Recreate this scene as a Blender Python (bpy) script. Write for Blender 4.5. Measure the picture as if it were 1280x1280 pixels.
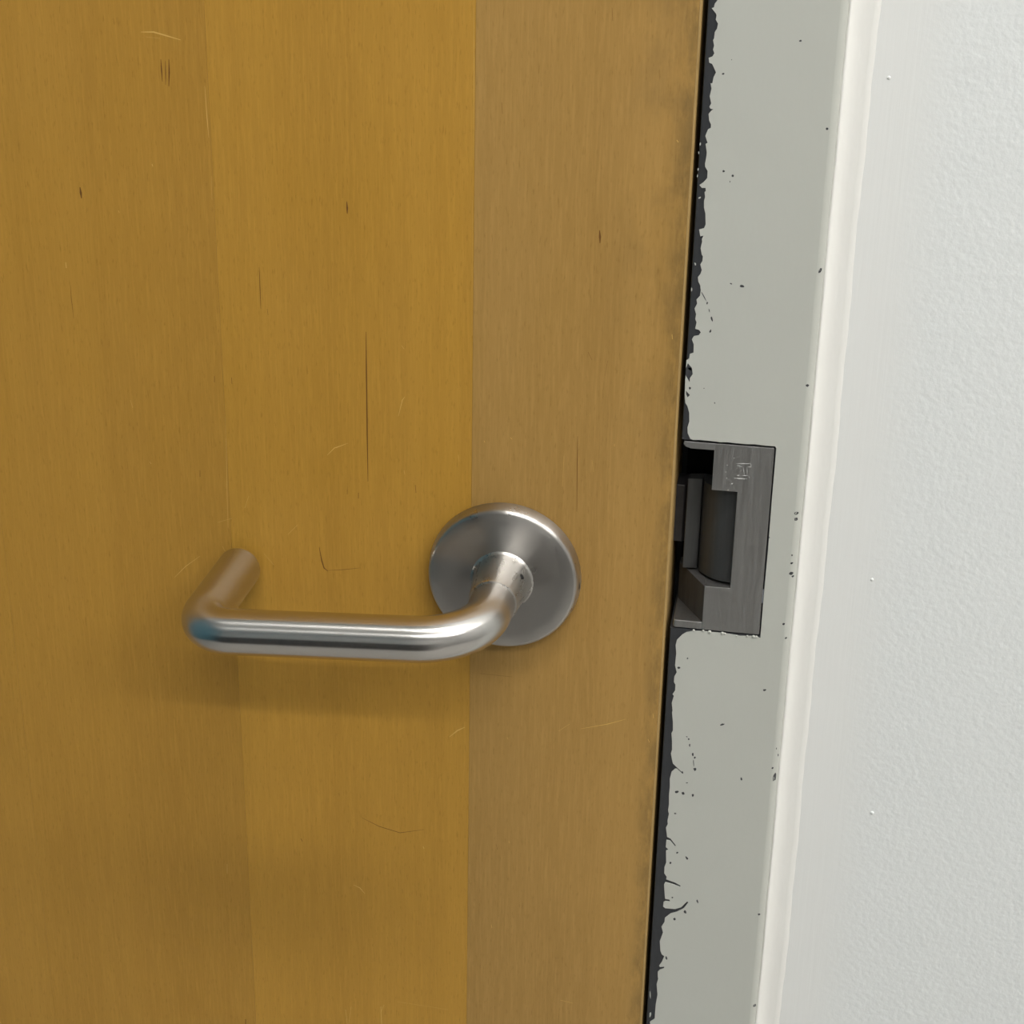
import bpy, bmesh, math, random
from mathutils import Vector, Matrix
from mathutils.geometry import delaunay_2d_cdt

for o in list(bpy.data.objects):
    bpy.data.objects.remove(o)
scene = bpy.context.scene
COL = scene.collection
MM = 0.001
Z0 = 1.0                      # height of the lever spindle above the floor (m)

# ------------------------------------------------------------------ camera
CAM = dict(fpx=2200.0, pitch=0.4138205, yaw=0.1615992, roll=0.0194171,
           pos=(104.713, -627.985, 306.297))          # mm, spindle on the door face is the origin

def cam_axes():
    p, y, r = CAM['pitch'], CAM['yaw'], CAM['roll']
    f = Vector((-math.sin(y)*math.cos(p), math.cos(y)*math.cos(p), -math.sin(p)))
    rt = Vector((math.cos(y), math.sin(y), 0))
    up = rt.cross(f)
    return math.cos(r)*rt+math.sin(r)*up, -math.sin(r)*rt+math.cos(r)*up, f

RT, UP, FW = cam_axes()
cd = bpy.data.cameras.new('camera')
cam = bpy.data.objects.new('camera', cd)
COL.objects.link(cam)
m = Matrix((RT, UP, -FW)).transposed().to_4x4()
m.translation = Vector(CAM['pos'])*MM+Vector((0, 0, Z0))
cam.matrix_world = m
cd.sensor_width = 36.0
cd.lens = CAM['fpx']/1280.0*36.0
cd.clip_start = 0.02
cd.clip_end = 50
scene.camera = cam

# ------------------------------------------------------------------ world and exposure
w = bpy.data.worlds.new('world')
scene.world = w
w.use_nodes = True
w.node_tree.nodes['Background'].inputs['Color'].default_value = (0.8, 0.85, 0.9, 1)
w.node_tree.nodes['Background'].inputs['Strength'].default_value = 0.2
vs = scene.view_settings
vs.view_transform = 'Standard'
vs.look = 'None'
vs.exposure = 0.0
vs.gamma = 1.0
vs.use_curve_mapping = False
scene.cycles.max_bounces = 6
scene.cycles.diffuse_bounces = 4
scene.cycles.glossy_bounces = 3
scene.cycles.caustics_reflective = False
scene.cycles.caustics_refractive = False
LAMP = 45.0                   # radiance of each ceiling batten's diffuser
LAMPS = [(0.45, -0.62), (1.80, -0.62), (0.45, -1.74), (1.80, -1.74)]   # batten centres (m)
ROOM = dict(x0=-1.7, x1=2.8, y1=-3.2, h=2.65)

# ------------------------------------------------------------------ helpers
def at(px, py, y=0.0):
    """point (mm) of the plane y=const that the photograph shows at pixel px, py"""
    d = RT*((px-640)/CAM['fpx'])-UP*((py-640)/CAM['fpx'])+FW
    c = Vector(CAM['pos'])
    return c+d*((y-c.y)/d.y)

def M3(x, y, z):
    return Vector((x*MM, y*MM, z*MM+Z0))

def link(name, me, mat=None, parent=None, smooth=False):
    o = bpy.data.objects.new(name, me)
    COL.objects.link(o)
    if mat:
        me.materials.append(mat)
    if parent:
        o.parent = parent
    if smooth:
        for p in me.polygons:
            p.use_smooth = True
    return o

def mesh_bm(name, bm):
    bmesh.ops.recalc_face_normals(bm, faces=bm.faces[:])
    me = bpy.data.meshes.new(name)
    bm.to_mesh(me)
    bm.free()
    return me

def obj(name, bm, mat, parent=None, smooth=False, bevel=0, seg=2, angle=30):
    o = link(name, mesh_bm(name, bm), mat, parent, smooth)
    if bevel:
        b = o.modifiers.new('bevel', 'BEVEL')
        b.width = bevel*MM
        b.segments = seg
        b.limit_method = 'ANGLE'
        b.angle_limit = math.radians(angle)
        b.harden_normals = False
    return o

def add_box(bm, x0, x1, y0, y1, z0, z1):
    """box in mm (spindle origin)"""
    v = [bm.verts.new(M3(x, y, z)) for x in (x0, x1) for y in (y0, y1) for z in (z0, z1)]
    for f in ((0, 1, 3, 2), (4, 6, 7, 5), (0, 4, 5, 1), (2, 3, 7, 6), (0, 2, 6, 4), (1, 5, 7, 3)):
        bm.faces.new([v[i] for i in f])

def box_obj(name, dims, mat, parent=None, bevel=0):
    bm = bmesh.new()
    add_box(bm, *dims)
    return obj(name, bm, mat, parent, bevel=bevel)

def add_prism(bm, pts, ax, a, b):
    """extrude a 2D outline: ax='y' -> pts (x,z) from y=a to y=b; ax='z' -> pts (x,y) from z=a to z=b"""
    if ax == 'y':
        lo = [bm.verts.new(M3(x, a, z)) for x, z in pts]
        hi = [bm.verts.new(M3(x, b, z)) for x, z in pts]
    else:
        lo = [bm.verts.new(M3(x, y, a)) for x, y in pts]
        hi = [bm.verts.new(M3(x, y, b)) for x, y in pts]
    n = len(pts)
    for i in range(n):
        j = (i+1) % n
        bm.faces.new((lo[i], lo[j], hi[j], hi[i]))
    bm.faces.new(lo)
    bm.faces.new(list(reversed(hi)))

def prism_obj(name, pts, ax, a, b, mat, parent=None, bevel=0, smooth=False):
    bm = bmesh.new()
    add_prism(bm, pts, ax, a, b)
    return obj(name, bm, mat, parent, bevel=bevel, smooth=smooth)

def add_lathe_y(bm, prof, cx=0, cz=0, n=128):
    """revolve (r, y) profile about the y axis through cx, cz (mm)"""
    rings = []
    for r, y in prof:
        if r < 1e-6:
            rings.append([bm.verts.new(M3(cx, y, cz))])
        else:
            rings.append([bm.verts.new(M3(cx+r*math.cos(2*math.pi*k/n), y, cz+r*math.sin(2*math.pi*k/n))) for k in range(n)])
    for A, B in zip(rings, rings[1:]):
        for k in range(n):
            k2 = (k+1) % n
            if len(A) == 1 and len(B) == 1:
                continue
            if len(A) == 1:
                bm.faces.new((A[0], B[k], B[k2]))
            elif len(B) == 1:
                bm.faces.new((A[k], A[k2], B[0]))
            else:
                bm.faces.new((A[k], A[k2], B[k2], B[k]))

def tag(o, label, cat=None, group=None, kind=None):
    o['label'] = label
    if cat:
        o['category'] = cat
    if group:
        o['group'] = group
    if kind:
        o['kind'] = kind
    return o

def sharp(o, deg=35):
    """smooth shading with hard edges above deg"""
    me = o.data
    for p in me.polygons:
        p.use_smooth = True
    try:
        me.set_sharp_from_angle(angle=math.radians(deg))
    except Exception:
        pass
    return o

# ------------------------------------------------------------------ materials
class NT:
    def __init__(self, name):
        self.mat = bpy.data.materials.new(name)
        self.mat.use_nodes = True
        self.t = self.mat.node_tree
        self.b = self.t.nodes['Principled BSDF']
        self.coord = None

    def n(self, kind, **kw):
        nd = self.t.nodes.new(kind)
        for k, v in kw.items():
            setattr(nd, k, v)
        return nd

    def l(self, a, b):
        self.t.links.new(a, b)

    def pos(self):
        if not self.coord:
            self.coord = self.n('ShaderNodeTexCoord').outputs['Object']
        return self.coord

    def noise(self, scale, vec_scale=(1, 1, 1), detail=3, rough=0.55, loc=(0, 0, 0)):
        mp = self.n('ShaderNodeMapping')
        mp.inputs['Scale'].default_value = vec_scale
        mp.inputs['Location'].default_value = loc
        self.l(self.pos(), mp.inputs['Vector'])
        nz = self.n('ShaderNodeTexNoise')
        nz.inputs['Scale'].default_value = scale
        nz.inputs['Detail'].default_value = detail
        nz.inputs['Roughness'].default_value = rough
        self.l(mp.outputs[0], nz.inputs['Vector'])
        return nz.outputs['Fac']

    def ramp(self, val, a, b, lo=0.0, hi=1.0):
        r = self.n('ShaderNodeMapRange')
        r.interpolation_type = 'SMOOTHSTEP'
        r.inputs[1].default_value = a
        r.inputs[2].default_value = b
        r.inputs[3].default_value = lo
        r.inputs[4].default_value = hi
        self.l(val, r.inputs[0])
        return r.outputs[0]

    def math(self, op, a, b):
        nd = self.n('ShaderNodeMath', operation=op)
        for i, v in enumerate((a, b)):
            if isinstance(v, (int, float)):
                nd.inputs[i].default_value = v
            else:
                self.l(v, nd.inputs[i])
        return nd.outputs[0]

    def mix(self, fac, a, b, blend='MIX'):
        nd = self.n('ShaderNodeMix', data_type='RGBA', blend_type=blend)
        for i, v in ((0, fac), (6, a), (7, b)):
            if isinstance(v, (int, float)):
                nd.inputs[i].default_value = v
            elif isinstance(v, tuple):
                nd.inputs[i].default_value = v if len(v) == 4 else (*v, 1)
            else:
                self.l(v, nd.inputs[i])
        return nd.outputs[2]

    def sep(self):
        s = self.n('ShaderNodeSeparateXYZ')
        self.l(self.pos(), s.inputs[0])
        return s.outputs

    def bump(self, h, strength, dist):
        bp = self.n('ShaderNodeBump')
        bp.inputs['Strength'].default_value = strength
        bp.inputs['Distance'].default_value = dist
        self.l(h, bp.inputs['Height'])
        self.l(bp.outputs[0], self.b.inputs['Normal'])

    def set(self, **kw):
        for k, v in kw.items():
            self.b.inputs[k.replace('_', ' ')].default_value = (*v, 1) if isinstance(v, tuple) else v
        return self

def srgb(r, g, b):
    return tuple(((c/255+0.055)/1.055)**2.4 if c > 10 else c/255/12.92 for c in (r, g, b))

def plain(name, col, rough=0.6, metal=0.0):
    t = NT(name)
    t.set(Base_Color=col, Roughness=rough, Metallic=metal)
    f = t.noise(60, detail=4)
    t.l(t.mix(t.ramp(f, 0.3, 0.7, 0.0, 0.12), (*col, 1), tuple(c*0.6 for c in col)), t.b.inputs['Base Color'])
    return t.mat

def wood(name, col, seed, grime=False):
    t = NT(name)
    loc = (seed*3.1, seed*1.7, seed*0.9)
    broad = t.noise(14, (1, 1, 0.05), 3, 0.5, loc)
    streak = t.noise(120, (1, 1, 0.018), 4, 0.6, loc)
    fine = t.noise(900, (1, 1, 0.05), 3, 0.7, loc)
    pore = t.noise(1300, (1, 1, 0.16), 2, 0.6, loc)
    cloud = t.noise(9, (1, 1, 0.6), 3, 0.55, loc)
    dark = tuple(c*k for c, k in zip(col, (0.66, 0.62, 0.50)))
    lite = tuple(min(1, c*k) for c, k in zip(col, (1.16, 1.17, 1.25)))
    c = t.mix(t.ramp(broad, 0.3, 0.72, 0.0, 0.30), (*col, 1), (*dark, 1))
    c = t.mix(t.ramp(streak, 0.35, 0.75, 0.0, 0.30), c, (*dark, 1))
    c = t.mix(t.ramp(fine, 0.42, 0.72, 0.0, 0.52), c, (*lite, 1))
    c = t.mix(t.ramp(pore, 0.55, 0.75, 0.0, 0.6), c, (*dark, 1))
    c = t.mix(t.ramp(cloud, 0.35, 0.7, 0.0, 0.16), c, (*lite, 1))
    if grime:                                    # hand grime worn in along the latch stile edge
        x, y, z = t.sep()
        near = t.ramp(x, 0.030, 0.0645)
        tight = t.ramp(x, 0.0555, 0.0640)
        zz = t.ramp(z, 1.02, 1.12)
        g1 = t.math('MULTIPLY', t.ramp(t.noise(45, (1, 1, 0.6), 5, 0.65), 0.40, 0.66), t.math('MULTIPLY', near, zz))
        g2 = t.math('MULTIPLY', t.ramp(t.noise(130, (1, 1, 0.35), 5, 0.7), 0.34, 0.62), tight)
        c = t.mix(t.math('MULTIPLY', g1, 0.40), c, srgb(92, 76, 48))
        c = t.mix(t.math('MULTIPLY', g2, 0.45), c, srgb(84, 72, 46))
    t.l(c, t.b.inputs['Base Color'])
    t.l(t.ramp(t.noise(30, (1, 1, 0.4), 3), 0.3, 0.7, 0.40, 0.52), t.b.inputs['Roughness'])
    t.set(Specular_IOR_Level=0.38)
    t.bump(fine, 0.06, 0.0003)
    return t.mat

def paint(name, col, rough, bscale, bstr):
    t = NT(name)
    f = t.noise(22, detail=3)
    c = t.mix(t.ramp(f, 0.3, 0.7, 0.0, 0.10), (*col, 1), tuple(k*0.86 for k in col))
    t.l(c, t.b.inputs['Base Color'])
    t.set(Roughness=rough)
    t.bump(t.noise(bscale, (1, 1, 0.5), 3), bstr, 0.0012)
    return t.mat

def wall_paint(name, col):
    """roller stipple, with brushed cut-in strokes along the door frame"""
    t = NT(name)
    f = t.noise(6, detail=3)
    c = t.mix(t.ramp(f, 0.3, 0.7, 0.0, 0.08), (*col, 1), tuple(k*0.93 for k in col))
    x, y, z = t.sep()
    cut = t.math('SUBTRACT', 1.0, t.ramp(x, 0.134, 0.160))
    c = t.mix(t.math('MULTIPLY', cut, 0.5), c, (0.87, 0.86, 0.825, 1))
    t.l(c, t.b.inputs['Base Color'])
    t.set(Roughness=0.62, Specular_IOR_Level=0.3)
    st = t.noise(400, detail=3, rough=0.5)
    st2 = t.noise(110, detail=2, rough=0.5)
    stip = t.math('ADD', t.math('MULTIPLY', st, 0.7), t.math('MULTIPLY', st2, 0.5))
    br = t.noise(520, (1, 1, 0.03), 3, 0.6)
    keep = t.math('SUBTRACT', 1.0, cut)
    h = t.math('ADD', t.math('MULTIPLY', stip, keep), t.math('MULTIPLY', t.math('MULTIPLY', br, 0.2), cut))
    t.bump(h, 0.29, 0.0011)
    return t.mat

def brushed(name, col, rough, aniso=0.0, uv=False, streak=(900, (0.04, 1, 1)), var=0.12, bmp=0.05):
    t = NT(name)
    if uv:                                       # fine rings round the tube
        t.coord = t.n('ShaderNodeTexCoord').outputs['UV']
    s = t.noise(streak[0], streak[1], 3, 0.6)
    if uv:
        t.coord = None
    cl = t.noise(40, detail=3)
    c = t.mix(t.ramp(s, 0.3, 0.7, 0.0, var), (*col, 1), tuple(k*0.72 for k in col))
    c = t.mix(t.ramp(cl, 0.4, 0.7, 0.0, 0.14), c, tuple(k*0.8 for k in col))
    t.l(c, t.b.inputs['Base Color'])
    dv = 0.04 if uv else 0.16
    t.l(t.ramp(s, 0.3, 0.7, rough*(1-dv), rough*(1+dv)), t.b.inputs['Roughness'])
    t.set(Metallic=1.0)
    if aniso:
        t.set(Anisotropic=aniso)
        if uv:                                   # brushed round the tube: highlight runs along it
            tg = t.n('ShaderNodeTangent', direction_type='UV_MAP', uv_map='along')
        else:                                    # turned on a lathe: highlight runs out from the axis
            tg = t.n('ShaderNodeTangent', direction_type='RADIAL', axis='Y')
            t.set(Anisotropic_Rotation=0.25)
        t.l(tg.outputs[0], t.b.inputs['Tangent'])
    if bmp:
        t.bump(s, bmp, 0.0001)
    return t.mat

MAT = {}
MAT['leaf'] = [wood('veneer_a', srgb(186, 140, 58), 1), wood('veneer_b', srgb(185, 139, 57), 2),
               wood('veneer_c', srgb(189, 142, 56), 3), wood('veneer_d', srgb(180, 141, 77), 4, grime=True)]
MAT['edge'] = wood('door_edge_wood', srgb(172, 142, 90), 7)
MAT['core'] = plain('door_core', srgb(120, 90, 50), 0.7)
MAT['fleck'] = plain('dark_fleck', srgb(112, 72, 18), 0.6)
MAT['scratch'] = plain('pale_scratch', srgb(216, 176, 96), 0.6)
MAT['paint'] = paint('frame_paint', srgb(196, 197, 189), 0.42, 160, 0.10)
MAT['bare'] = brushed('bare_frame_metal', srgb(68, 69, 72), 0.5, streak=(300, (1, 1, 0.2)), var=0.5, bmp=0.0)
MAT['bare'].node_tree.nodes['Principled BSDF'].inputs['Metallic'].default_value = 0.2
MAT['wall'] = wall_paint('wall_paint', (0.83, 0.848, 0.838))
MAT['wall_far'] = paint('far_wall_paint', (0.50, 0.50, 0.49), 0.6, 200, 0.1)
MAT['teal'] = paint('teal_reflection_paint', srgb(84, 132, 150), 0.6, 200, 0.1)  # unseen wall colour, put in for the blue reflection on the lever
MAT['caulk'] = paint('caulk_paint', (0.86, 0.85, 0.81), 0.4, 140, 0.18)
MAT['ceiling'] = paint('ceiling_paint', (0.80, 0.80, 0.78), 0.8, 100, 0.1)
MAT['floor'] = plain('floor_vinyl', srgb(172, 170, 166), 0.8)
MAT['rosette'] = brushed('rosette_steel', (0.56, 0.54, 0.515), 0.32, aniso=0.85, streak=(60, (1, 1, 1)), var=0.10, bmp=0.0)
MAT['lever'] = brushed('lever_steel', (0.62, 0.60, 0.575), 0.25, aniso=0.8, uv=True, streak=(260, (1, 0.02, 1)), var=0.05, bmp=0.0)
MAT['collar'] = brushed('collar_steel', (0.60, 0.58, 0.55), 0.30, aniso=0.7, streak=(400, (1, 0.2, 1)), var=0.06, bmp=0.0)
MAT['strike'] = brushed('strike_steel', (0.455, 0.45, 0.44), 0.45, streak=(1000, (1, 1, 0.03)), var=0.30, bmp=0.02)
MAT['keeper'] = brushed('keeper_steel', (0.085, 0.086, 0.085), 0.45, streak=(600, (1, 1, 0.04)), var=0.3, bmp=0.0)
MAT['ramp'] = brushed('ramp_steel', (0.075, 0.072, 0.07), 0.6, streak=(300, (1, 1, 0.1)), var=0.3, bmp=0.0)
MAT['latch'] = brushed('latch_steel', (0.075, 0.072, 0.075), 0.35, streak=(200, (1, 1, 1)), var=0.4, bmp=0.0)
for k_, m_ in (('ramp', 0.3), ('keeper', 0.55), ('latch', 0.6)):
    MAT[k_].node_tree.nodes['Principled BSDF'].inputs['Metallic'].default_value = m_
MAT['etch'] = plain('etched_line', (0.80, 0.80, 0.78), 0.4)
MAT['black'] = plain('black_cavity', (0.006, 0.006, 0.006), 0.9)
MAT['white_metal'] = plain('lamp_trim', (0.8, 0.8, 0.8), 0.4)

t = NT('lamp_diffuser')
t.set(Base_Color=(0.9, 0.9, 0.88), Roughness=0.5)
t.b.inputs['Emission Color'].default_value = (1.0, 0.982, 0.95, 1)
t.b.inputs['Emission Strength'].default_value = LAMP
MAT['glow'] = t.mat

# ------------------------------------------------------------------ the room
DX1 = 65.5                         # latch edge of the door (mm)
DW = 900.0                         # door width
DX0 = DX1-DW
DH = 1040.0                        # door head above the spindle
FX = 67.2                          # inner edge of the frame face
FR = 115.2                         # outer edge of the frame face
WY = 4.6                           # wall face lies this far behind the frame face
FLOOR = -Z0*1000
CEIL = ROOM['h']*1000+FLOOR
RX0, RX1, RY1 = ROOM['x0']*1000, ROOM['x1']*1000, ROOM['y1']*1000
FL = DX0-2-(FR-FX)                 # outer edge of the hinge jamb

s = box_obj('floor', (RX0-100, RX1+100, RY1-100, 125, FLOOR-60, FLOOR), MAT['floor'])
tag(s, 'pale grey floor of the room', 'floor', kind='structure')
s = box_obj('ceiling', (RX0-100, RX1+100, RY1-100, 125, CEIL, CEIL+60), MAT['ceiling'])
tag(s, 'plain white ceiling of the room', 'ceiling', kind='structure')
s = box_obj('wall_left', (RX0-100, RX0, RY1-100, 125, FLOOR, CEIL), MAT['teal'])  # out of view, its teal is added for the steel to reflect
tag(s, 'unseen side wall of the room, teal added for the handle to reflect', 'wall', kind='structure')
s = box_obj('wall_right', (RX1, RX1+100, RY1-100, 125, FLOOR, CEIL), MAT['wall_far'])
tag(s, 'off white side wall of the room', 'wall', kind='structure')
s = box_obj('wall_front', (RX0, RX1, RY1-100, RY1, FLOOR, CEIL), MAT['wall_far'])
tag(s, 'off white wall facing the door', 'wall', kind='structure')

bm = bmesh.new()
add_box(bm, FR-3, RX1, WY, 120, FLOOR, CEIL)
add_box(bm, RX0, FL+3, WY, 120, FLOOR, CEIL)
add_box(bm, FL+3, FR-3, WY, 120, DH+(FR-FX), CEIL)
wall = obj('wall_back', bm, MAT['wall'])
tag(wall, 'white wall with fine roller stipple beside the door frame', 'wall', kind='structure')

# small paint nibs standing out of the wall
bm = bmesh.new()
for px, py, r in ((1090, 724.6, 0.75), (1090, 1016, 0.9), (1072, 97, 0.5), (1111, 97, 0.7)):
    p = at(px, py, WY)
    prof = [(r, WY+0.1), (r*0.8, WY-0.25*r), (r*0.4, WY-0.45*r), (0, WY-0.5*r)]
    add_lathe_y(bm, prof, p.x, p.z, 10)
o = obj('paint_nibs', bm, MAT['wall'], wall, smooth=True)
o['kind'] = 'stuff'

# ------------------------------------------------------------------ door frame (trim_1)
def arc(cx, cy, r, a0, a1, n):
    return [(cx+r*math.cos(math.radians(a0+(a1-a0)*i/n)), cy+r*math.sin(math.radians(a0+(a1-a0)*i/n))) for i in range(n+1)]

SX1 = 102.9                        # right edge of the strike cut-out
SZ0, SZ1 = -17.8, 63.1             # bottom and top of the strike cut-out
# latch jamb profile (x, y): face, rounded outer corner, return into the wall, stop, soffit
def jamb_prof():
    p = [(FX+0.9, 0.0)]
    p += arc(FR-3.2, 3.2, 3.2, -90, 0, 8)
    p += [(FR, 30), (FX+6, 30), (FX+6, 80), (51, 80), (51, 46.5), (FX, 46.5)]
    p += [(FX, 0.9), (FX+0.25, 0.25)]
    return p
bm = bmesh.new()
add_prism(bm, jamb_prof(), 'z', SZ1, DH)
add_prism(bm, jamb_prof(), 'z', FLOOR, SZ0)
add_prism(bm, [(SX1, 0.0)]+arc(FR-3.2, 3.2, 3.2, -90, 0, 8)+[(FR, 30), (SX1, 30)], 'z', SZ0, SZ1)
add_prism(bm, [(FX, 43), (FR, 43), (FR, 46.5), (FX+6, 46.5), (FX+6, 80), (51, 80), (51, 46.5), (FX, 46.5)], 'z', SZ0, SZ1)
frame = obj('trim_1', bm, MAT['bare'])
sharp(frame, 40)
tag(frame, 'grey painted metal door frame with paint chipped off along its edge', 'door frame', kind='structure')
bm = bmesh.new()
add_prism(bm, [(FL, 0), (FL+48, 0), (FL+48, 46), (FL+64, 46), (FL+64, 80), (FL, 80)], 'z', FLOOR, DH)
obj('hinge_jamb', bm, MAT['paint'], frame, bevel=1.0)
bm = bmesh.new()
add_box(bm, FL, FR, 0, 80, DH+2, DH+2+(FR-FX))
obj('frame_head', bm, MAT['paint'], frame, bevel=1.0)

# paint coat: broken edge along the door side, square hole left for the strike
def Z(ox, oy, sc, pts):
    return [(ox+x/sc, oy+y/sc) for x, y in pts]
E_A = Z(860, 0, 9.85, [(365, 0), (330, 45), (320, 90), (292, 100), (345, 165), (352, 190), (342, 240), (370, 290), (358, 350), (330, 395), (322, 470), (308, 492), (322, 560), (308, 610), (325, 655), (300, 695), (255, 712), (262, 770), (298, 785), (328, 850), (345, 890), (315, 950), (300, 1025), (278, 1025), (290, 1090), (268, 1180)])
E_B = Z(850, 120, 9.85, [(365, 0), (385, 90), (362, 130), (375, 155), (412, 162), (385, 180), (352, 220), (360, 300), (382, 350), (380, 390), (345, 410), (312, 490), (340, 575), (315, 590), (330, 690), (325, 745), (308, 830), (310, 870), (340, 920), (335, 1010), (290, 1060), (240, 1095), (270, 1130), (315, 1130), (318, 1170)])
E_C = Z(845, 240, 9.85, [(352, 0), (358, 60), (345, 110), (345, 190), (362, 260), (365, 400), (345, 445), (285, 460), (300, 545), (340, 535), (318, 580), (322, 610), (303, 690), (318, 770), (332, 790), (325, 850), (300, 890), (318, 960), (300, 1010), (270, 1045), (275, 1100), (300, 1150), (302, 1185)])
E_D = Z(840, 360, 9.85, [(355, 20), (345, 95), (302, 140), (310, 190), (278, 250), (297, 320), (287, 380), (303, 420), (285, 500), (335, 515), (355, 545), (330, 580), (270, 590), (245, 630), (268, 690), (265, 795), (220, 810), (212, 865), (172, 885), (165, 960), (157, 1060), (155, 1090)])
E_E = Z(835, 470, 9.85, [(205, 20), (207, 80), (207, 230), (214, 330), (240, 370), (262, 450), (262, 560), (240, 630), (243, 700), (275, 770)])
E_F = Z(820, 770, 9.143, [(1120, 225), (1040, 226), (960, 225), (860, 207), (760, 192), (640, 182), (560, 172), (420, 168), (350, 182), (300, 210), (240, 270), (225, 330), (232, 420), (218, 560), (238, 640), (210, 690), (205, 750), (222, 780), (218, 850), (190, 890), (205, 910), (180, 990), (190, 1080)])
E_G = Z(810, 890, 9.143, [(275, 0), (285, 110), (285, 210), (268, 240), (275, 330), (275, 430), (262, 470), (275, 540), (285, 585), (395, 690), (388, 698), (330, 645), (310, 645), (270, 680), (250, 760), (250, 850), (240, 950), (240, 1050), (230, 1120), (240, 1160)])
E_H = Z(800, 1020, 9.143, [(325, 0), (315, 50), (318, 90), (297, 130), (307, 205), (310, 235), (350, 255), (412, 335), (400, 342), (345, 278), (303, 270), (295, 350), (325, 380), (298, 390), (300, 530), (280, 580), (278, 650), (305, 690), (300, 720), (400, 757), (467, 793), (457, 806), (380, 777), (290, 752), (275, 780), (285, 920), (290, 945), (335, 950), (347, 975), (290, 968), (270, 980), (265, 1030), (290, 1050), (400, 1060), (470, 1040), (540, 972), (552, 985), (500, 1052), (420, 1092), (350, 1110), (285, 1160), (280, 1210)])
E_I = Z(790, 1140, 9.143, [(336, 163), (355, 230), (318, 330), (325, 440), (340, 480), (370, 500), (345, 560), (310, 610), (320, 625), (370, 620), (365, 640), (320, 655), (295, 680), (295, 730), (300, 760), (282, 820), (292, 940), (272, 1050), (265, 1130), (260, 1215), (205, 1250)])
def to_xz(pts):
    out = []
    for px, py in pts:
        p = at(px, py, 0)
        out.append((max(p.x, FX+0.12), p.z))
    return out
rnd = random.Random(5)
upper = []
z = DH
while z > 232:                       # the ragged edge goes on above the picture
    upper.append((FX+2.2+rnd.uniform(-1.6, 1.8), z))
    z -= rnd.uniform(3, 9)
upper += to_xz(E_A+E_B+E_C+E_D+E_E)
uz = SZ1+0.15
upper.append((upper[-1][0]+1.0, uz))
for i in range(1, 12):
    upper.append((upper[-1][0]+2.6, uz+rnd.uniform(-0.10, 0.25)))
upper = [p for p in upper if p[0] < SX1 or p[1] > uz+1]
upper.append((SX1-0.2, uz))
corner = [(SX1+0.25, uz-0.8), (SX1+0.2, 40), (SX1+0.35, 20), (SX1+0.2, 0), (SX1+0.25, SZ0-0.6)]
lower = to_xz(E_F+E_G+E_H+E_I)
z = lower[-1][1]-3
while z > FLOOR+4:
    lower.append((FX+1.9+rnd.uniform(-1.2, 1.8), z))
    z -= rnd.uniform(3, 9)
lower.append((FX+2, FLOOR))
outline = upper+corner+lower+[(FR-3.0, FLOOR), (FR-3.0, DH)]
bm = bmesh.new()
def add_plate(bm, pts, y0, y1):
    """thin plate with a ragged outline (x, z): robust triangulation, then side walls"""
    n = len(pts)
    vs2, es, fs, *_ = delaunay_2d_cdt([Vector(p) for p in pts], [(i, (i+1) % n) for i in range(n)], [], 1, 1e-5)
    fr = [bm.verts.new(M3(v.x, y0, v.y)) for v in vs2]
    bk = [bm.verts.new(M3(v.x, y1, v.y)) for v in vs2]
    cnt = {}
    for f in fs:
        bm.faces.new([fr[i] for i in f])
        for i in range(len(f)):
            k = (f[i], f[(i+1) % len(f)])
            kk = (min(k), max(k))
            cnt[kk] = cnt.get(kk, 0)+1
    for (i, j), c_ in cnt.items():
        if c_ == 1:
            bm.faces.new((fr[i], fr[j], bk[j], bk[i]))
    for v in [v for v in fr+bk if not v.link_faces]:
        bm.verts.remove(v)
add_plate(bm, outline, -0.28, 0.0)
# coat over the rounded outer corner
prof = arc(FR-3.2, 3.2, 3.48, -90, 0, 8)+[(FR+0.28, 6), (FR, 6)]+list(reversed(arc(FR-3.2, 3.2, 3.2, -90, 0, 8)))
add_prism(bm, prof, 'z', FLOOR, DH)
coat = obj('paint_coat', bm, MAT['paint'], frame)
sharp(coat, 50)
coat['label'] = 'pale grey paint with a ragged chipped edge'

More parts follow.
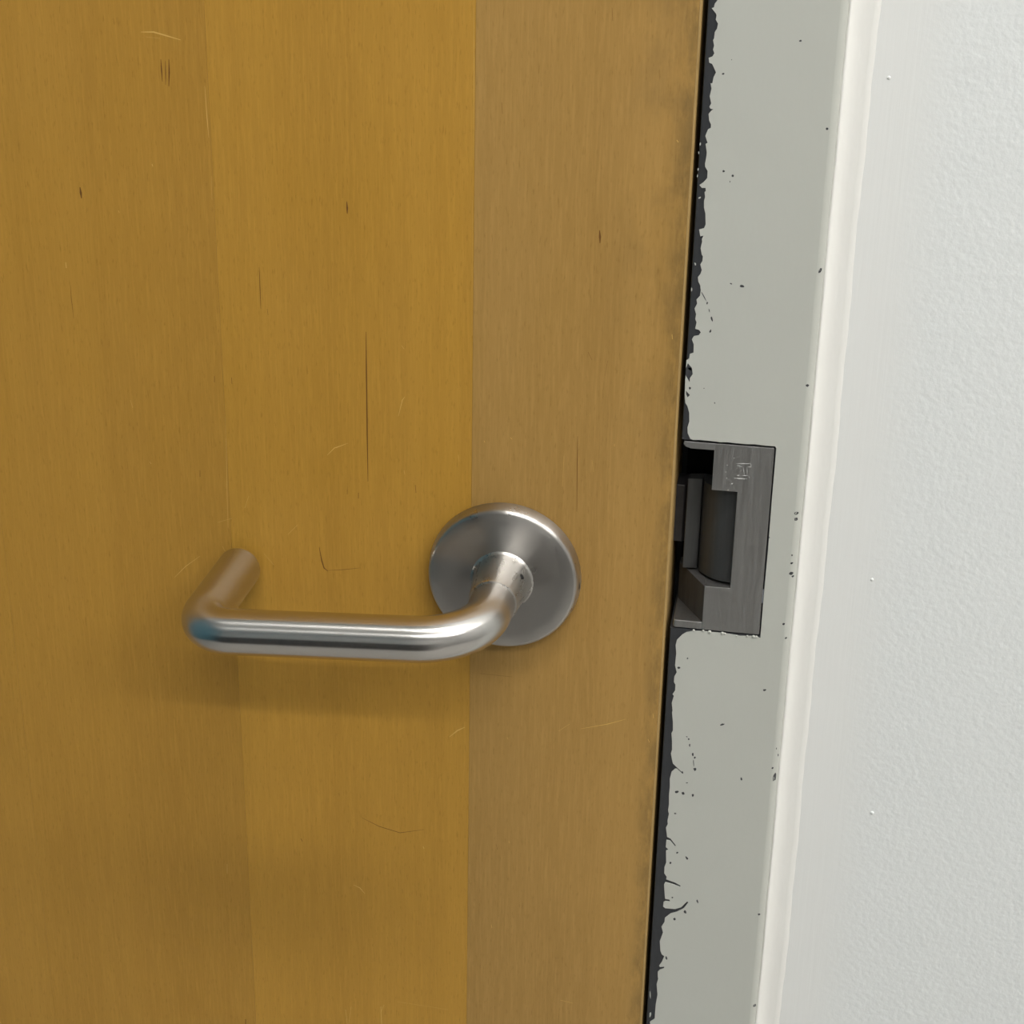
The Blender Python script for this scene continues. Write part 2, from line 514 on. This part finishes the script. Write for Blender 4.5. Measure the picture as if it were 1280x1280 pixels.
# chips and pits through the paint down to the dark metal
CHIPS = [(903.9, 92.2, 1.6, 1.2, 30), (914.5, 74.6, .7, .6, 0), (904.5, 214, 1.7, 1.6, 0), (916, 219.7, 1.4, 1.4, 0), (912.4, 227, .6, .9, 0),
 (927.7, 357.8, 3.6, 1.6, -10), (914, 354.7, 1.6, .8, -30), (884, 378.8, 1, 1.7, 0), (889.7, 398.6, 1.1, 3.2, 10), (888, 413.8, 1.1, 2.0, -25), (886.5, 388, .5, 2.5, 15), (880, 371, .6, 6, 28),
 (1025.2, 338.3, 1.7, 3.8, -20), (1009.3, 482, 2, 1.6, 0), (1000.5, 51, 2, 1.3, 15), (1034, 161, 1.5, 1.5, 0),
 (995.4, 641.5, 2.9, 2.0, 0), (995, 649, 2.1, 2.1, 20), (990, 694, .8, 1.1, 0), (989.4, 704, 1.8, 1.3, 0), (988.8, 717, 2.5, 2.0, 25), (991, 721, 1.4, 1.4, 0),
 (979.7, 780, 1.6, 1.4, 0), (982.4, 797.7, 1.3, 1.4, 0), (848.7, 834.7, 1.8, 1.5, 0), (859.4, 823, .8, 1.0, 0), (955.6, 862.7, 2.3, 1.4, 8), (903, 905.6, 2.6, 1.0, 18),
 (861, 924, 1.2, 1.2, 0), (858.5, 921, 1, .6, -30), (862, 931.6, .9, 1.8, 0), (866, 943, 1.1, 2.2, 10), (868.5, 947, 1.3, 1.5, 0), (868.5, 961.6, 1.7, 2.0, 25), (867, 954, .5, 5, 6),
 (926.8, 973.7, 1.0, 2.4, 12), (845.9, 989.7, 2.2, 1.7, 0), (854, 991.7, 1.9, 1.5, -10), (866, 993.9, 1.4, 1.7, 0), (844, 1017, 1.6, .9, 0), (853, 965.5, 1.2, 1.3, 0), (858.7, 978.6, 1.4, .6, 0),
 (846.5, 1066, 1.3, 1.2, 0), (858.5, 1072.5, 1.3, 2.5, 35), (838, 1078.5, 1.2, 1.6, 0), (840.5, 1122, 1.1, .9, 0), (871.6, 1126.6, .9, 2.4, 15), (856.3, 1139.8, 1.5, 2.3, 30), (843, 1149, 1.8, 1.7, 0),
 (833, 1197.4, 1.1, 2.3, 10), (968, 971.7, 2.2, 5.0, -8), (965.8, 960, 1.4, 1.3, 0), (972.6, 945, .7, 1.8, 0), (970.5, 936, .5, 1.2, 0), (949, 1143, 1.6, 1.3, 0), (943, 1258, 2.0, 1.8, 0),
 (862.5, 485.2, 1.4, 1.6, 0), (880, 485.4, .6, .6, 0), (893.4, 503.8, .8, .8, 0), (961, 672, 1.2, 1.0, 0)]
bm = bmesh.new()
def chip(px, py, rx, ry, rot, k=9, jag=0.25, y=-0.31):
    ang = math.radians(-rot)
    pts = []
    for i in range(k):
        a = 2*math.pi*i/k
        q = 1+rnd.uniform(-jag, jag)
        u, v = rx*q*math.cos(a), ry*q*math.sin(a)
        p = at(px+u*math.cos(ang)-v*math.sin(ang), py-(u*math.sin(ang)+v*math.cos(ang))*-1, y)
        pts.append(p)
    vs_ = []
    for p in pts:
        yy = y
        if p.x > FR-3.2:
            d = min(p.x-(FR-3.2), 3.4)
            yy = 3.2-math.sqrt(max(3.52**2-d*d, 0.01))
        vs_.append(bm.verts.new(M3(p.x, yy, p.z)))
    bm.faces.new(vs_)
for c in CHIPS:
    chip(*c)
def chip_poly(pts):
    vs_ = [bm.verts.new(M3(p.x, -0.31, p.z)) for p in (at(x, y, -0.31) for x, y in pts)]
    f = bm.faces.new(vs_)
    bmesh.ops.triangulate(bm, faces=[f], ngon_method='EAR_CLIP')
chip_poly(Z(840, 360, 9.85, [(195, 925), (245, 985), (200, 980), (195, 1000), (250, 1020), (255, 1060), (220, 1110), (218, 1160), (166, 1070), (172, 990)]))
chip_poly(Z(835, 470, 9.85, [(220, 180), (270, 235), (240, 262), (225, 225)]))
o = obj('paint_chips', bm, MAT['bare'], frame)
o['kind'] = 'stuff'
o['label'] = 'small dark chips and pits in the grey paint'
# pale paint specks left on the bare edge
bm = bmesh.new()
for px, py, rx, ry, rot in ((875.3, 180, .9, 2.2, -5), (873.5, 191, .5, 2, -5), (872.6, 212, .8, 1.6, -5), (871.8, 220, .7, 2.0, -5), (874.5, 247.2, 1.9, .9, 35), (869, 330, .9, 1.8, 20), (864.5, 362, .7, 2.5, 0), (813, 1268, 1.2, 3.4, -10), (812.7, 1243, .6, 5, 3)):
    chip(px, py, rx, ry, rot, y=-0.05)
o = obj('paint_specks', bm, MAT['paint'], frame)
o['kind'] = 'stuff'

# lumps of paint squeezed up along the bottom of the strike
bm = bmesh.new()
for px, py, rx in ((867, 788, .5), (879, 788.6, .5), (887, 790, .75), (903, 791.6, .7), (906, 792, .5), (921, 795, .45), (934, 795.2, .5), (942, 796, .75), (945.5, 796.2, .6)):
    p = at(px, py, -0.28)
    add_lathe_y(bm, [(rx, -0.2), (rx*0.85, -0.28-0.3*rx), (rx*0.45, -0.28-0.55*rx), (0, -0.28-0.62*rx)], p.x, p.z, 10)
o = obj('paint_lumps', bm, MAT['paint'], frame, smooth=True)
o['kind'] = 'stuff'

# caulk bead between frame and wall (white wall paint lapped onto it)
def bead_pt(u, z):
    wob = 0.25*math.sin(z*0.031)+0.18*math.sin(z*0.11+1.3)+0.10*math.sin(z*0.37)
    prof = [(FR-1.0, 3.0), (FR-0.3, 1.5), (FR+0.3, 1.1), (FR+0.75, 1.4), (FR+1.6+wob*0.5, 2.5), (FR+2.5+wob*0.7, 3.3), (FR+3.8+wob, 3.85), (FR+5.5+wob, 4.2), (FR+8.0+wob, WY-0.15), (FR+11+wob, WY+0.04), (FR+11, WY+1.5), (FR-1, WY+1.5)]
    x, y = prof[u]
    if u in (1, 2):
        x += wob*0.7
    return x, y
bm = bmesh.new()
zs = [FLOOR+2, -600, -400]+[-300+4*i for i in range(160)]+[450, 600, 800, DH+40]
rows = [[bm.verts.new(M3(*bead_pt(u, z_), z_)) for u in range(12)] for z_ in zs]
for A, B in zip(rows, rows[1:]):
    for u in range(12):
        v = (u+1) % 12
        bm.faces.new((A[u], A[v], B[v], B[u]))
o = obj('caulk_bead', bm, MAT['caulk'], frame, smooth=True)
o['label'] = 'cream white bead of paint and caulk where frame meets wall'

# ------------------------------------------------------------------ the door (door_1)
bm = bmesh.new()
add_box(bm, DX0+1, DX1-1.0, 0.7, 44, FLOOR+8, DH-2)
door = obj('door_1', bm, MAT['core'])
tag(door, 'honey coloured wood veneer door with steel lever handle', 'door', kind='structure')
seams = [DX0+1, -714, -614, -514, -414, -314, -214, -114, -14, DX1-1.0]
lid = 0
for i in range(len(seams)-1):
    a, b = seams[i], seams[i+1]
    k = len(seams)-2-i                       # 0 = leaf at the latch edge
    mat = MAT['leaf'][3-k] if k < 4 else MAT['leaf'][k % 3]
    bm = bmesh.new()
    add_box(bm, a+0.03, b-0.03, 0.0, 0.72, FLOOR+8, DH-2)
    obj('veneer_leaf', bm, mat, door, bevel=0.05, seg=1)
# solid lipping along the latch edge, rounded and worn pale
bm = bmesh.new()
prof = [(DX1-0.98, 0.0), (DX1-0.8, 0.04), (DX1-0.5, 0.2), (DX1-0.25, 0.5), (DX1-0.05, 1.0), (DX1-0.05, 44), (DX1-0.98, 44)]
add_prism(bm, prof, 'z', FLOOR+8, DH-2)
o = obj('edge_lipping', bm, MAT['edge'], door)
sharp(o, 60)
o['label'] = 'pale worn wooden edge of the door'

# flecks in the grain and scratches in the varnish
def stroke(bm, pts, wd, y):
    """thin tapered strip through pixel points, width in px"""
    P = [at(x, yy, y) for x, yy in pts]
    L, R_ = [], []
    n = len(P)
    for i, p in enumerate(P):
        d = (P[min(i+1, n-1)]-P[max(i-1, 0)]).normalized()
        nn = Vector((-d.z, 0, d.x))
        k = wd/6.2*(0.35 if i in (0, n-1) else 1.0)
        L.append(bm.verts.new(M3(p.x+nn.x*k, y, p.z+nn.z*k)))
        R_.append(bm.verts.new(M3(p.x-nn.x*k, y, p.z-nn.z*k)))
    for i in range(n-1):
        bm.faces.new((L[i], L[i+1], R_[i+1], R_[i]))
bm = bmesh.new()
YF = -0.02
for pts, wd in (
    ([(201, 74), (202, 88), (203, 102)], 1.6), ([(206.5, 76), (207, 92), (207, 106)], 1.0), ([(211, 74), (211.5, 90), (211, 108)], 1.8),
    ([(100, 234), (101, 241), (102, 248)], 2.8), ([(433.5, 252), (434, 260), (434, 267)], 2.2), ([(428, 228), (428, 248)], .6),
    ([(749.5, 288), (750, 296), (750, 304)], 2.4), ([(627, 128), (628, 142)], 1.0), ([(765, 10), (766, 26)], .8),
    ([(88, 356), (89, 372), (92, 398)], .6), ([(324, 334), (325, 360), (326, 386)], .9), ([(334, 386), (335, 394)], 1),
    ([(457.5, 415), (458, 460), (459, 540), (460, 602)], 1.5), ([(268, 470), (268, 478)], 1.6), ([(289.5, 472), (290, 480)], 1.6),
    ([(519, 606), (520, 616)], 1.5), ([(448, 616), (448, 623)], 1.8), ([(434, 612), (434, 618)], 1.2), ([(250, 588), (250, 596)], 1.6),
    ([(722, 545), (721.5, 580), (721, 640)], 0.9), ([(399, 684), (402, 700), (405, 710), (410, 714)], 1.5), ([(410, 713), (430, 712), (450, 710)], .7),
    ([(735, 440), (740, 450)], .8), ([(760, 450), (756, 470)], .7), ([(452, 1022), (474, 1033), (500, 1041), (530, 1037)], 0.9), ([(376, 1048), (378, 1052)], 2),
    ([(620, 1055), (622, 1062)], .9), ([(307, 1274), (307, 1280)], 3), ([(600, 842), (640, 846)], 0.8)):
    stroke(bm, pts, wd, YF)
o = obj('grain_flecks', bm, MAT['fleck'], door)
o['kind'] = 'stuff'
bm = bmesh.new()
for pts, wd in (
    ([(176, 40), (192, 40), (206, 44), (226, 50)], 1.6), ([(182, 46), (200, 48)], .6), ([(190, 205), (191, 208)], 2.2), ([(82, 328), (83, 335)], 2.6), ([(148, 263), (149, 266)], 1.4),
    ([(256, 108), (259, 150), (261, 172)], .9), ([(264, 220), (265, 250)], .6), ([(282, 520), (283.5, 600), (285, 660)], .5),
    ([(409, 569), (418, 560), (432, 555)], 1.0), ([(420, 560), (435, 554)], .8), ([(498, 520), (503, 500), (506, 496)], .9), ([(306, 635), (311, 620)], .9), ([(272, 653), (290, 648)], .9),
    ([(360, 668), (372, 656)], .9), ([(218, 722), (232, 708), (250, 695)], .8), ([(278, 683), (282, 690)], 1), ([(330, 692), (342, 706)], .9), ([(163, 500), (166, 510)], .8), ([(187, 577), (189, 580)], 1.6),
    ([(562, 921), (572, 913), (581, 909)], 1.8), ([(698, 914), (712, 905)], 1), ([(726, 911), (760, 905), (782, 899)], 1), ([(634, 922), (635, 924)], 1.4), ([(636, 1051), (636.5, 1054)], 1.8),
    ([(529, 1058), (530, 1061)], 2.4), ([(442, 1106), (450, 1110), (456, 1117)], 1.2), ([(432, 1262), (434, 1280)], 1.6), ([(439, 1258), (436, 1280)], 1.2), ([(476, 1258), (477, 1280)], 2.2), ([(480, 1256), (476, 1266)], 1.2),
    ([(284, 1080), (284, 1092)], 1.6), ([(700, 1250), (716, 1254)], 1.2), ([(605, 551), (606, 553)], 2), ([(638, 547), (640, 549)], 2), ([(703, 608), (705, 570)], .9), ([(573, 569), (574, 577)], .9),
    ([(505, 588), (506, 593)], 1.2), ([(740, 575), (742, 590)], .7), ([(768, 555), (768, 558)], 1.4), ([(846, 175), (848, 178)], 2.2), ([(840, 418), (840.5, 424)], 2), ([(502, 432), (505, 436)], 1.2),
    ([(816, 892), (817, 898)], 1.8), ([(810, 924), (812, 928)], 1.8), ([(592, 10), (592.6, 90), (592, 200)], .45), ([(590.5, 250), (590, 420)], .4), ([(614, 1156), (615, 1160)], 1.6), ([(496, 1252), (560, 1262)], .8)):
    stroke(bm, pts, wd, YF)
o = obj('varnish_scratches', bm, MAT['scratch'], door)
o['kind'] = 'stuff'

# ------------------------------------------------------------------ lever handle
RB = 8.85            # lever tube radius
DEP = 60.3           # lever axis stands this far off the door
XL = -109.9          # axis of the return leg
DROOP = math.radians(3.5)
R1, R2 = 24.0, 15.0  # bend radii
path = []
def seg(a, b, n):
    for i in range(n):
        t_ = i/n
        path.append(Vector(a).lerp(Vector(b), t_))
seg((0, -24, 0), (0, -DEP+R1, 0), 4)
for i in range(17):
    a = math.radians(90*i/16)
    path.append(Vector((-R1+R1*math.cos(a), -DEP+R1-R1*math.sin(a), 0)))
x0_, x1_ = -R1, XL+R2
for i in range(1, 24):
    path.append(Vector((x0_+(x1_-x0_)*i/24, -DEP, 0)))
for i in range(17):
    a = math.radians(90*i/16)
    path.append(Vector((XL+R2-R2*math.sin(a), -DEP+R2-R2*math.cos(a), 0)))
END = -4.0
for i in range(1, 8):
    path.append(Vector((XL, -DEP+R2+(END+DEP-R2)*i/7, 0)))
bm = bmesh.new()
NS = 48
rings = []
def droop(v):
    return Vector((v.x*math.cos(DROOP)-v.z*math.sin(DROOP), v.y, v.x*math.sin(DROOP)+v.z*math.cos(DROOP)))
for i, p in enumerate(path):
    d = (path[min(i+1, len(path)-1)]-path[max(i-1, 0)]).normalized()
    up = Vector((0, 0, 1))
    sd = d.cross(up).normalized()
    rr = RB
    ring = []
    for k in range(NS):
        a = 2*math.pi*k/NS
        q = droop(p+sd*(rr*math.cos(a))+up*(rr*math.sin(a)))
        ring.append(bm.verts.new(M3(q.x, q.y, q.z)))
    rings.append(ring)
uvl = bm.loops.layers.uv.new('along')
acc = [0.0]
for a_, b_ in zip(path, path[1:]):
    acc.append(acc[-1]+(b_-a_).length*0.01)
for i in range(len(rings)-1):
    A, B = rings[i], rings[i+1]
    for k in range(NS):
        k2 = (k+1) % NS
        f = bm.faces.new((A[k], A[k2], B[k2], B[k]))
        for lp, uv_ in zip(f.loops, ((acc[i], k/NS), (acc[i], (k+1)/NS), (acc[i+1], (k+1)/NS), (acc[i+1], k/NS))):
            lp[uvl].uv = uv_
bm.faces.new(rings[0])
bm.faces.new(list(reversed(rings[-1])))
lever = obj('door_handle', bm, MAT['lever'], door)
sharp(lever, 50)
lever['label'] = 'brushed steel return to door lever handle'

bm = bmesh.new()
RO = 30.0
prof = [(0, -0.45), (RO+0.3, -0.35), (RO+0.8, -0.45), (RO+0.95, -0.8), (RO+0.15, -5.7), (RO-0.25, -6.4), (RO-0.75, -6.95), (RO-1.4, -7.2), (RO-6, -7.3), (0, -7.5)]
add_lathe_y(bm, prof, n=160)
ros = obj('rosette', bm, MAT['rosette'], lever)
sharp(ros, 60)
ros['label'] = 'round brushed steel rosette plate'
bm = bmesh.new()
add_lathe_y(bm, [(0, 0.1), (RO-1.2, 0.1), (RO-1.2, -0.5), (0, -0.5)], n=96)
obj('gap_shade_disc', bm, MAT['black'], lever)  # black disc painted in as the shade between rosette and door
bm = bmesh.new()
prof = [(0, -7.0), (13.0, -7.2), (12.2, -7.7), (11.7, -8.6), (11.4, -10.5), (10.6, -17), (9.7, -26.6), (9.6, -27.4), (9.45, -27.7), (9.2, -27.75), (8.6, -27.75), (8.6, -25)]
add_lathe_y(bm, prof, n=96)
col_ = obj('collar', bm, MAT['collar'], lever)
sharp(col_, 50)
col_['label'] = 'tapered steel collar on the rosette'
# set screw holes: one in the collar, one in the rosette rim
bm = bmesh.new()
a = math.radians(33)
cvec = Vector((math.cos(a), 0, math.sin(a)))
tv = Vector((-math.sin(a), 0, math.cos(a)))
def disc(bm, c, n_, u, r, k=14):
    v_ = n_.cross(u)
    vs_ = [bm.verts.new(M3(*(c+u*(r*math.cos(2*math.pi*i/k))+v_*(r*math.sin(2*math.pi*i/k))))) for i in range(k)]
    bm.faces.new(vs_)
disc(bm, cvec*11.03+Vector((0, -14.5, 0)), (cvec+Vector((0, -0.12, 0))).normalized(), tv, 1.15)
obj('set_screw_hole', bm, MAT['black'], lever)
bm = bmesh.new()
a = math.radians(-3)
cvec = Vector((math.cos(a), 0, math.sin(a)))
tv = Vector((-math.sin(a), 0, math.cos(a)))
disc(bm, cvec*(RO+0.72)+Vector((0, -2.6, 0)), cvec, tv, 1.5)
obj('set_screw_hole', bm, MAT['black'], lever)

# latch bolt standing out of the door edge
bm = bmesh.new()
add_prism(bm, [(40, 17), (68.6, 17), (76, 23.5), (76, 29), (40, 29)], 'z', 12.6, 37.4)
o = obj('latch_bolt', bm, MAT['latch'], door, bevel=0.4)
o['label'] = 'steel latch bolt reaching into the strike'

# ------------------------------------------------------------------ electric strike
st = bpy.data.objects.new('electric_strike', None)
COL.objects.link(st)
st.empty_display_size = 0.02
st.location = M3(85, 20, -17.4)
tag(st, 'grey steel electric strike set into the door frame beside the latch', 'door strike')
inv = Matrix.Translation(-st.location)
def part(name, bm, mat, **kw):
    o = obj(name, bm, mat, st, **kw)
    o.matrix_parent_inverse = inv
    return o
FY0, FY1 = 0.1, 26.0
L_, B_, T_, R_x = 68.0, -17.2, 62.4, 102.55
# solid body in plan slices, so that the cut-outs have depth
bm = bmesh.new()
face = [(L_+0.4, T_), (R_x-0.5, T_), (R_x, T_-0.5), (R_x, B_+0.3), (R_x-0.3, B_), (79.8, B_), (79.8, 2.0), (89.8, 2.0), (89.8, 43.2), (79.9, 43.2), (79.9, 59.6), (71.0, 59.6), (69.0, 60.2), (L_+0.1, 61.2)]
add_prism(bm, face, 'y', FY0, 3.2)
fp = part('face_plate', bm, MAT['strike'], bevel=0.18)
fp['label'] = 'brushed steel face plate with stepped cut-out'
# ramp block at the lower left: slopes back towards the door
bm = bmesh.new()
add_prism(bm, [(79.8, FY0+0.05), (79.9, 26), (68.4, 26), (68.4, 20.5)], 'z', -14.1, 1.9)
part('ramp', bm, MAT['ramp'], bevel=0.1)
bm = bmesh.new()
add_prism(bm, [(79.8, FY0), (79.8, 24), (L_+0.3, 24), (L_+0.3, FY0+1.0), (L_+0.6, FY0+0.3), (L_+1.3, FY0)], 'z', B_, -14.0)
part('bottom_lip', bm, MAT['strike'], bevel=0.25)
# cavity floor and inner wall
bm = bmesh.new()
add_prism(bm, [(79.8, 3.2), (101, 3.2), (101, 26), (79.9, 26)], 'z', -14.0, 1.9)
add_box(bm, 96, 101, 3.2, 26, 1.9, 59.6)
add_box(bm, 80, 101, 3.2, 26, 59.0, 62.0)
part('housing', bm, MAT['strike'])
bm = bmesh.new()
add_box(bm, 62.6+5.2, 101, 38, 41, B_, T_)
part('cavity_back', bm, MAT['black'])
# keeper: flat lip, groove, then a curved throat rising to the face
pts = [(69.9, 13.6), (70.2, 13.4), (75.3, 14.2), (75.6, 14.4), (75.9, 16.5), (76.4, 13.0)]
cur = [(77.4, 10.6), (79.2, 8.4), (81.2, 6.4), (83.5, 4.9), (86.2, 3.75), (89.1, 3.4), (92.5, 3.5), (95.0, 3.8)]
pts += cur+[(95.0, 8), (88, 15), (80, 19), (76, 20), (70.4, 19.0)]
bm = bmesh.new()
add_prism(bm, pts, 'z', 3.0, 41.6)
kp = part('keeper', bm, MAT['keeper'])
sharp(kp, 35)
kp['label'] = 'dark steel pivoting keeper with curved throat'

# etched maker's mark: a sideways outlined H with a broken ring of dots
bm = bmesh.new()
def eline(a, b, wd):
    stroke(bm, [a, ((a[0]+b[0])/2, (a[1]+b[1])/2), b], wd, FY0-0.03)
for a, b, wd in (((920.5, 579.4), (938.5, 579.6), .9), ((921, 581.5), (928, 583.6), .7), ((934, 583.8), (939, 583.5), .7), ((938.5, 579.6), (939, 583.5), .5),
                 ((917.5, 597.8), (934, 598.6), 1.0), ((921, 594.4), (924.5, 594), .9), ((928, 594.4), (935, 594.4), .9), ((935.5, 595), (937.5, 598), .6),
                 ((929, 583.8), (930.5, 594), .45), ((933.8, 584), (934, 594), .45)):
    eline(a, b, wd)
ek = obj('etched_mark', bm, MAT['etch'], st)
ek.matrix_parent_inverse = inv
ek['label'] = "pale etched maker's mark"
bm = bmesh.new()
for px, py, r in ((909, 581.4, .9), (907.2, 590, .8), (908.4, 597.6, .9), (915, 604.6, 1.0), (917.4, 572.6, .8), (910, 612.4, .9)):
    p = at(px, py, FY0-0.03)
    disc(bm, Vector((p.x, FY0-0.03, p.z)), Vector((0, -1, 0)), Vector((1, 0, 0)), r/4.2, 8)
ek2 = obj('etched_dots', bm, MAT['strike'], st)
ek2.matrix_parent_inverse = inv
ek2.data.materials[0] = MAT['etch']
ek2['kind'] = 'stuff'

# ------------------------------------------------------------------ low dark cabinet, unseen, added to darken the metal's reflections
cb = bpy.data.objects.new('added_dark_cabinet', None)
COL.objects.link(cb)
cb.location = (-0.35, -1.75, 0)
tag(cb, 'added low charcoal cabinet, unseen, a dark shape for the metal to reflect', 'cabinet')
def cbox(name, x0, x1, y0, y1, z0, z1, mat, par, bev=0.002):
    bm = bmesh.new()
    v = [bm.verts.new((x, y, z_)) for x in (x0, x1) for y in (y0, y1) for z_ in (z0, z1)]
    for f in ((0, 1, 3, 2), (4, 6, 7, 5), (0, 4, 5, 1), (2, 3, 7, 6), (0, 2, 6, 4), (1, 5, 7, 3)):
        bm.faces.new([v[q] for q in f])
    return obj(name, bm, mat, par, bevel=bev*1000)
MAT['charcoal'] = plain('cabinet_charcoal', srgb(58, 56, 56), 0.5)
cbox('body', -0.9, 0.9, -0.42, 0.0, 0.06, 1.0, MAT['charcoal'], cb)
cbox('plinth', -0.87, 0.87, -0.40, -0.03, 0.0, 0.06, MAT['black'], cb)
cbox('top', -0.92, 0.92, -0.44, 0.03, 1.0, 1.03, MAT['charcoal'], cb)
for sx in (-1, 1):
    x0, x1 = sorted((sx*0.004, sx*0.895))
    d_ = cbox('cabinet_door', x0, x1, 0.0005, 0.02, 0.07, 0.99, MAT['charcoal'], cb)
    x0, x1 = sorted((sx*0.06, sx*0.075))
    cbox('handle', x0, x1, 0.0205, 0.045, 0.55, 0.75, MAT['white_metal'], d_)

# ------------------------------------------------------------------ ceiling battens
WHERE = ['left one of the row nearest the door', 'right one of the row nearest the door', 'left one of the row farther from the door', 'right one of the row farther from the door']
LEN, WID = 1.24, 0.11
for (lx, ly), where in zip(LAMPS, WHERE):
    e = bpy.data.objects.new('ceiling_light', None)
    COL.objects.link(e)
    e.empty_display_size = 0.05
    e.location = (lx, ly, ROOM['h'])
    tag(e, 'white linear ceiling light, '+where, 'ceiling light', 'linear ceiling lights')
    bm = bmesh.new()
    v = [bm.verts.new((x*LEN/2, y*WID/2*k, z_)) for z_, k in ((0, 0.8), (-0.035, 1)) for x, y in ((-1, -1), (1, -1), (1, 1), (-1, 1))]
    bm.faces.new(v[:4])
    bm.faces.new(v[4:])
    for a in range(4):
        b = (a+1) % 4
        bm.faces.new((v[a], v[b], v[4+b], v[4+a]))
    obj('housing', bm, MAT['white_metal'], e)
    bm = bmesh.new()
    rows = []
    for k in range(9):
        a = math.pi*k/8
        y, z_ = -math.cos(a)*WID*0.46, -0.0352-math.sin(a)*0.022
        rows.append([bm.verts.new((x*(LEN/2-0.02), y, z_)) for x in (-1, 1)])
    for A, B in zip(rows, rows[1:]):
        bm.faces.new((A[0], A[1], B[1], B[0]))
    bm.faces.new([r[0] for r in rows])
    bm.faces.new([r[1] for r in rows])
    obj('diffuser', bm, MAT['glow'], e)
    for sx in (-1, 1):
        bm = bmesh.new()
        x0, x1 = sorted((sx*(LEN/2-0.02), sx*LEN/2))
        v = [bm.verts.new((x, y, z_)) for x in (x0, x1) for y in (-WID/2, WID/2) for z_ in (-0.06, -0.035)]
        for f in ((0, 1, 3, 2), (4, 6, 7, 5), (0, 4, 5, 1), (2, 3, 7, 6), (0, 2, 6, 4), (1, 5, 7, 3)):
            bm.faces.new([v[q] for q in f])
        obj('end_cap', bm, MAT['white_metal'], e)
